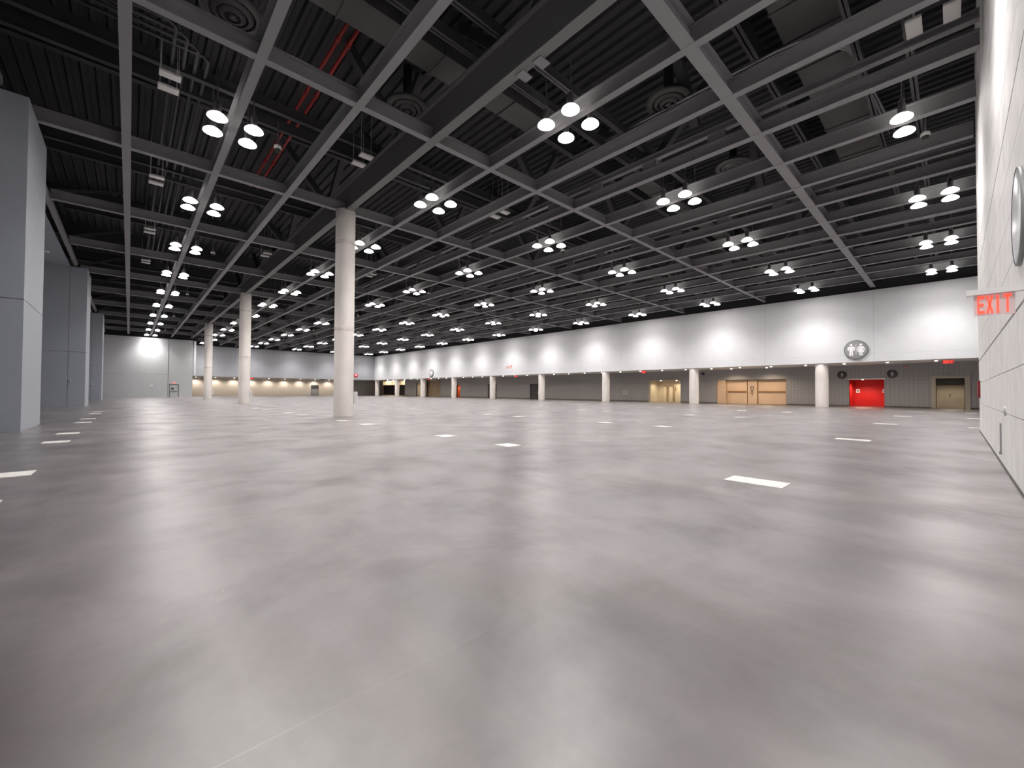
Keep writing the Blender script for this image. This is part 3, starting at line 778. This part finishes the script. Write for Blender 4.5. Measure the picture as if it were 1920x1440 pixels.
def round_sign(x, y, z, r, label, disc, rim, fig, which, group=None, thick=0.10):
    t = empty('restroom_sign', (x, y, z), label, 'restroom sign', group)
    MB().lathe([(0, -thick), (r * 0.96, -thick), (r, -thick + 0.01), (r, 0)], 0, 0, 48, 0, True, 'x').build('disc', disc, t)
    MB().lathe([(r * 0.93, -thick - 0.012), (r * 1.0, -thick - 0.012), (r * 1.01, -thick + 0.02), (r * 1.01, 0)], 0, 0, 48, 0, True, 'x').build('rim', rim, t)
    f = lambda u, w, h: (-thick - 0.004 - h, -u, w)
    s = r * 1.25
    if 'm' in which:
        mb = MB(); man(mb, f, -0.38 * r if len(which) > 1 else 0, s, 0.02); mb.build('pictogram', fig, t)
    if 'w' in which:
        mb = MB(); woman(mb, f, 0.40 * r if len(which) > 1 else 0, s, 0.02); mb.build('pictogram', fig, t)
    if len(which) > 1:
        mb = MB(); mb.prism([(-0.025 * r, -0.55 * r), (0.045 * r, -0.55 * r), (0.045 * r, 0.55 * r), (-0.025 * r, 0.55 * r)], f, 0.012); mb.build('divider', 'panel', t)
    return t
round_sign(WALL_X, 5.62, 4.89, 0.80, 'large round grey restroom sign with two white figures on the upper wall', 'sign_grey', 'sign_rim', 'picto', 'mw')
round_sign(WALL_X, 72.0, 4.86, 0.80, 'distant round restroom sign on the upper wall near the far corner', 'recess_plain', 'sign_rim', 'picto', 'mw')
round_sign(RECESS_X, 7.28, 2.98, 0.36, 'dark round sign with a man figure on the dark wall beside red doorway', 'sign_dark', 'sign_dark', 'sign_faint', 'm', 'dark round signs by the red doorway', 0.04)
round_sign(RECESS_X, 3.77, 2.98, 0.36, 'dark round sign with a woman figure on the dark wall beside red doorway', 'sign_dark', 'sign_dark', 'sign_faint', 'w', 'dark round signs by the red doorway', 0.04)
# plaques on the red side walls
for y, lab in ((6.45, 'small pale plaque on the red lobby wall, the one nearer the short column'), (4.52, 'small pale plaque on the red lobby wall, the one nearer the olive doorway')):
    t = empty('wall_plaque', (RECESS_X + 2.6, y, 1.28), lab, 'plaque', 'pale plaques in the red lobby')
    MB().box(-0.03, 0, -0.14, 0.14, 0, 0.36).build('face_panel', 'picto', t)
    MB().box(-0.036, -0.03, -0.06, 0.06, 0.08, 0.28).build('emblem', 'sign_grey', t)
# round metal sign on the concrete wall, cut by the photo edge
t = empty('round_wall_sign', (7.82, CONC_Y, 3.38), 'round shiny metal sign on the concrete wall cut by the photo edge', 'sign')
MB().lathe([(0, 0.035), (0.56, 0.035), (0.577, 0.028), (0.58, 0.0)], 0, 0, 64, 0, True, 'y').build('disc', 'steel', t)
MB().lathe([(0.56, 0.04), (0.583, 0.038), (0.585, 0.01), (0.58, 0.0)], 0, 0, 64, 0, True, 'y').build('rim', 'sign_grey', t)
# red print and red disc high on the walls
mb = MB()
for a, b, z0, z1 in ((48.1, 48.6, 5.30, 5.42), (48.4, 49.0, 5.12, 5.22), (48.8, 49.5, 4.95, 5.05), (48.1, 48.25, 5.0, 5.3), (49.2, 49.35, 5.05, 5.4)):
    mb.box(WALL_X - 0.022, WALL_X - 0.002, a, b, z0, z1)
tag(mb.build('wall_sign_lettering', 'pale_red'), 'faint red marking on the upper wall above a small exit sign', 'sign', kind='thing')
t = empty('round_red_sign', (40.05, FAR_Y, 4.88), 'round red sign with a white mark on the far wall beside nearest column', 'sign')
MB().lathe([(0, -0.06), (0.5, -0.06), (0.5, 0)], 0, 0, 32, 0, True, 'y').build('disc', 'exit_box', t)
MB().lathe([(0, -0.07), (0.2, -0.07), (0.2, -0.06)], 0, 0, 24, 0, True, 'y').build('emblem', 'picto', t)
t = empty('hanging_box', (32.4, FAR_Y + 0.1, 3.55), 'small dark box hung under the far soffit above the beige wall', 'box')
MB().box(-0.45, 0.45, -0.3, 0.3, 0.0, 0.28).build('case', 'charcoal', t)
# bits on the walls
t = empty('wall_mounted_camera', (RECESS_X, 20.2, 3.45), 'small black camera box on the dark wall beside the second short column', 'camera')
MB().box(-0.25, -0.03, -0.14, 0.14, -0.12, 0.1).build('case', 'black', t); MB().box(-0.03, 0, -0.06, 0.06, -0.08, 0.08).build('bracket', 'charcoal', t)
t = empty('wall_mounted_box', (RECESS_X, 30.62, 0.95), 'small pale square box on the dark wall left of the elevator lobby', 'box')
MB().box(-0.08, 0, -0.28, 0.28, 0, 0.51).build('case', 'panel', t); MB().box(-0.09, -0.08, -0.2, 0.2, 0.1, 0.4).build('face_panel', 'sign_grey', t)
t = empty('wall_mounted_alarm', (RECESS_X, 2.9, 3.45), 'tiny red alarm on the dark wall between the round sign and exit sign', 'alarm')
MB().box(-0.06, 0, -0.07, 0.07, 0, 0.2).build('case', 'red', t); MB().box(-0.08, -0.06, -0.04, 0.04, 0.05, 0.12).build('lens', 'picto', t)
t = empty('wall_mounted_cabinet', (20.35, CONC_Y, 1.12), 'dark red flat cabinet at the far end of the concrete wall', 'cabinet')
MB().box(-0.4, 0.4, 0, 0.05, 0, 0.55).build('case', 'dark_red', t); MB().box(-0.34, 0.34, 0.05, 0.056, 0.05, 0.5).build('door_panel', 'dark_red', t)
t = empty('wall_mounted_strip', (11.42, CONC_Y, 0.17), 'short dull metal upright strip low on the concrete wall', 'strip')
MB().box(-0.025, 0.025, 0, 0.02, 0, 0.55).build('strip_body', 'sign_grey', t); MB().box(-0.05, 0.05, 0, 0.03, 0, 0.05).build('foot_plate', 'sign_grey', t)
t = empty('wall_socket', (10.42, CONC_Y, 0.97), 'small round metal outlet ring on the concrete wall', 'outlet')
MB().lathe([(0.045, 0.02), (0.075, 0.02), (0.08, 0.0)], 0, 0, 20, 0, True, 'y').build('ring', 'panel', t)
MB().lathe([(0, 0.01), (0.045, 0.01)], 0, 0, 20, 0, True, 'y').build('socket_face', 'sign_grey', t)
t = empty('wall_mounted_box', (2.64, END_Y, 1.85), 'small pale square box on the grey end wall', 'box')
MB().box(-0.14, 0.14, -0.06, 0, -0.12, 0.12).build('case', 'white', t); MB().box(-0.08, 0.08, -0.066, -0.06, -0.04, 0.06).build('face_panel', 'panel', t)

# ------------------------------------------------------------------ pale cover plates set in the floor
plates = [(-1.23, 'the row by the grey piers', [7.0, 9.3, 14.35, 16.9, 22.15, 24.6, 29.7, 32.1]),
          (6.44, 'the row along the tall columns', [1.9, 7.05, 9.6, 14.75, 17.2, 22.4, 25.0, 29.9, 32.8, 39.4]),
          (14.2, 'the second row past the tall columns', [1.87, 7.2, 9.7, 14.8, 17.2, 25.2]),
          (22.5, 'the third row past the tall columns', [-0.57, 1.93, 7.35, 9.9, 15.2, 17.2]),
          (30.9, 'the fourth row past the tall columns', [-0.66, 1.93, 7.34, 10.0, 16.0]),
          (39.2, 'the last row before the short columns', [-0.69, 1.82])]
for x, rl, ys in plates:
    for k, y in enumerate(ys):
        w = 0.72 if abs(y - 1.9) < 0.1 else 0.5
        mb = MB(); mb.box(-0.215, 0.215, -w / 2, w / 2, 0.0, 0.006); mb.box(-0.19, 0.19, -w / 2 + 0.025, w / 2 - 0.025, 0.006, 0.008)
        tag(mb.build('floor_plate', 'plate', None, (x, y, 0)), 'pale floor plate, %s from the front in %s' % (ORD[k], rl), 'floor plate', 'pale cover plates in the floor', 'thing')

# ------------------------------------------------------------------ camera and render look
R = ((0.7322824525624314, -0.6809801834593907, 0.005329109190566395), (-0.016069386983197657, -0.00945570436771662, 0.9998261671195121),
     (0.6808114162314954, 0.7322407933122307, 0.017867180480994706))
cam = bpy.data.cameras.new('camera'); cam.sensor_fit = 'HORIZONTAL'; cam.sensor_width = 36.0
cam.lens = 36.0 * 771.97 / 1920.0; cam.clip_start = 0.05; cam.clip_end = 400
co = bpy.data.objects.new('camera', cam); col.objects.link(co)
m = Matrix(((R[0][0], R[1][0], -R[2][0], 0), (R[0][1], R[1][1], -R[2][1], 0), (R[0][2], R[1][2], -R[2][2], 1.2446), (0, 0, 0, 1)))
co.matrix_world = m
scene.camera = co

w = bpy.data.worlds.new('world'); scene.world = w; w.use_nodes = True
w.node_tree.nodes['Background'].inputs[0].default_value = (0.02, 0.02, 0.02, 1)
w.node_tree.nodes['Background'].inputs[1].default_value = 0.0
vs = scene.view_settings
vs.view_transform = 'Standard'; vs.look = 'None'; vs.exposure = 0.14; vs.gamma = 1.0; vs.use_curve_mapping = False
scene.cycles.max_bounces = 5; scene.cycles.diffuse_bounces = 3; scene.cycles.glossy_bounces = 2
scene.cycles.use_denoising = True; scene.cycles.sample_clamp_indirect = 4.0
scene.cycles.use_adaptive_sampling = True; scene.cycles.adaptive_threshold = 0.09; scene.cycles.adaptive_min_samples = 16
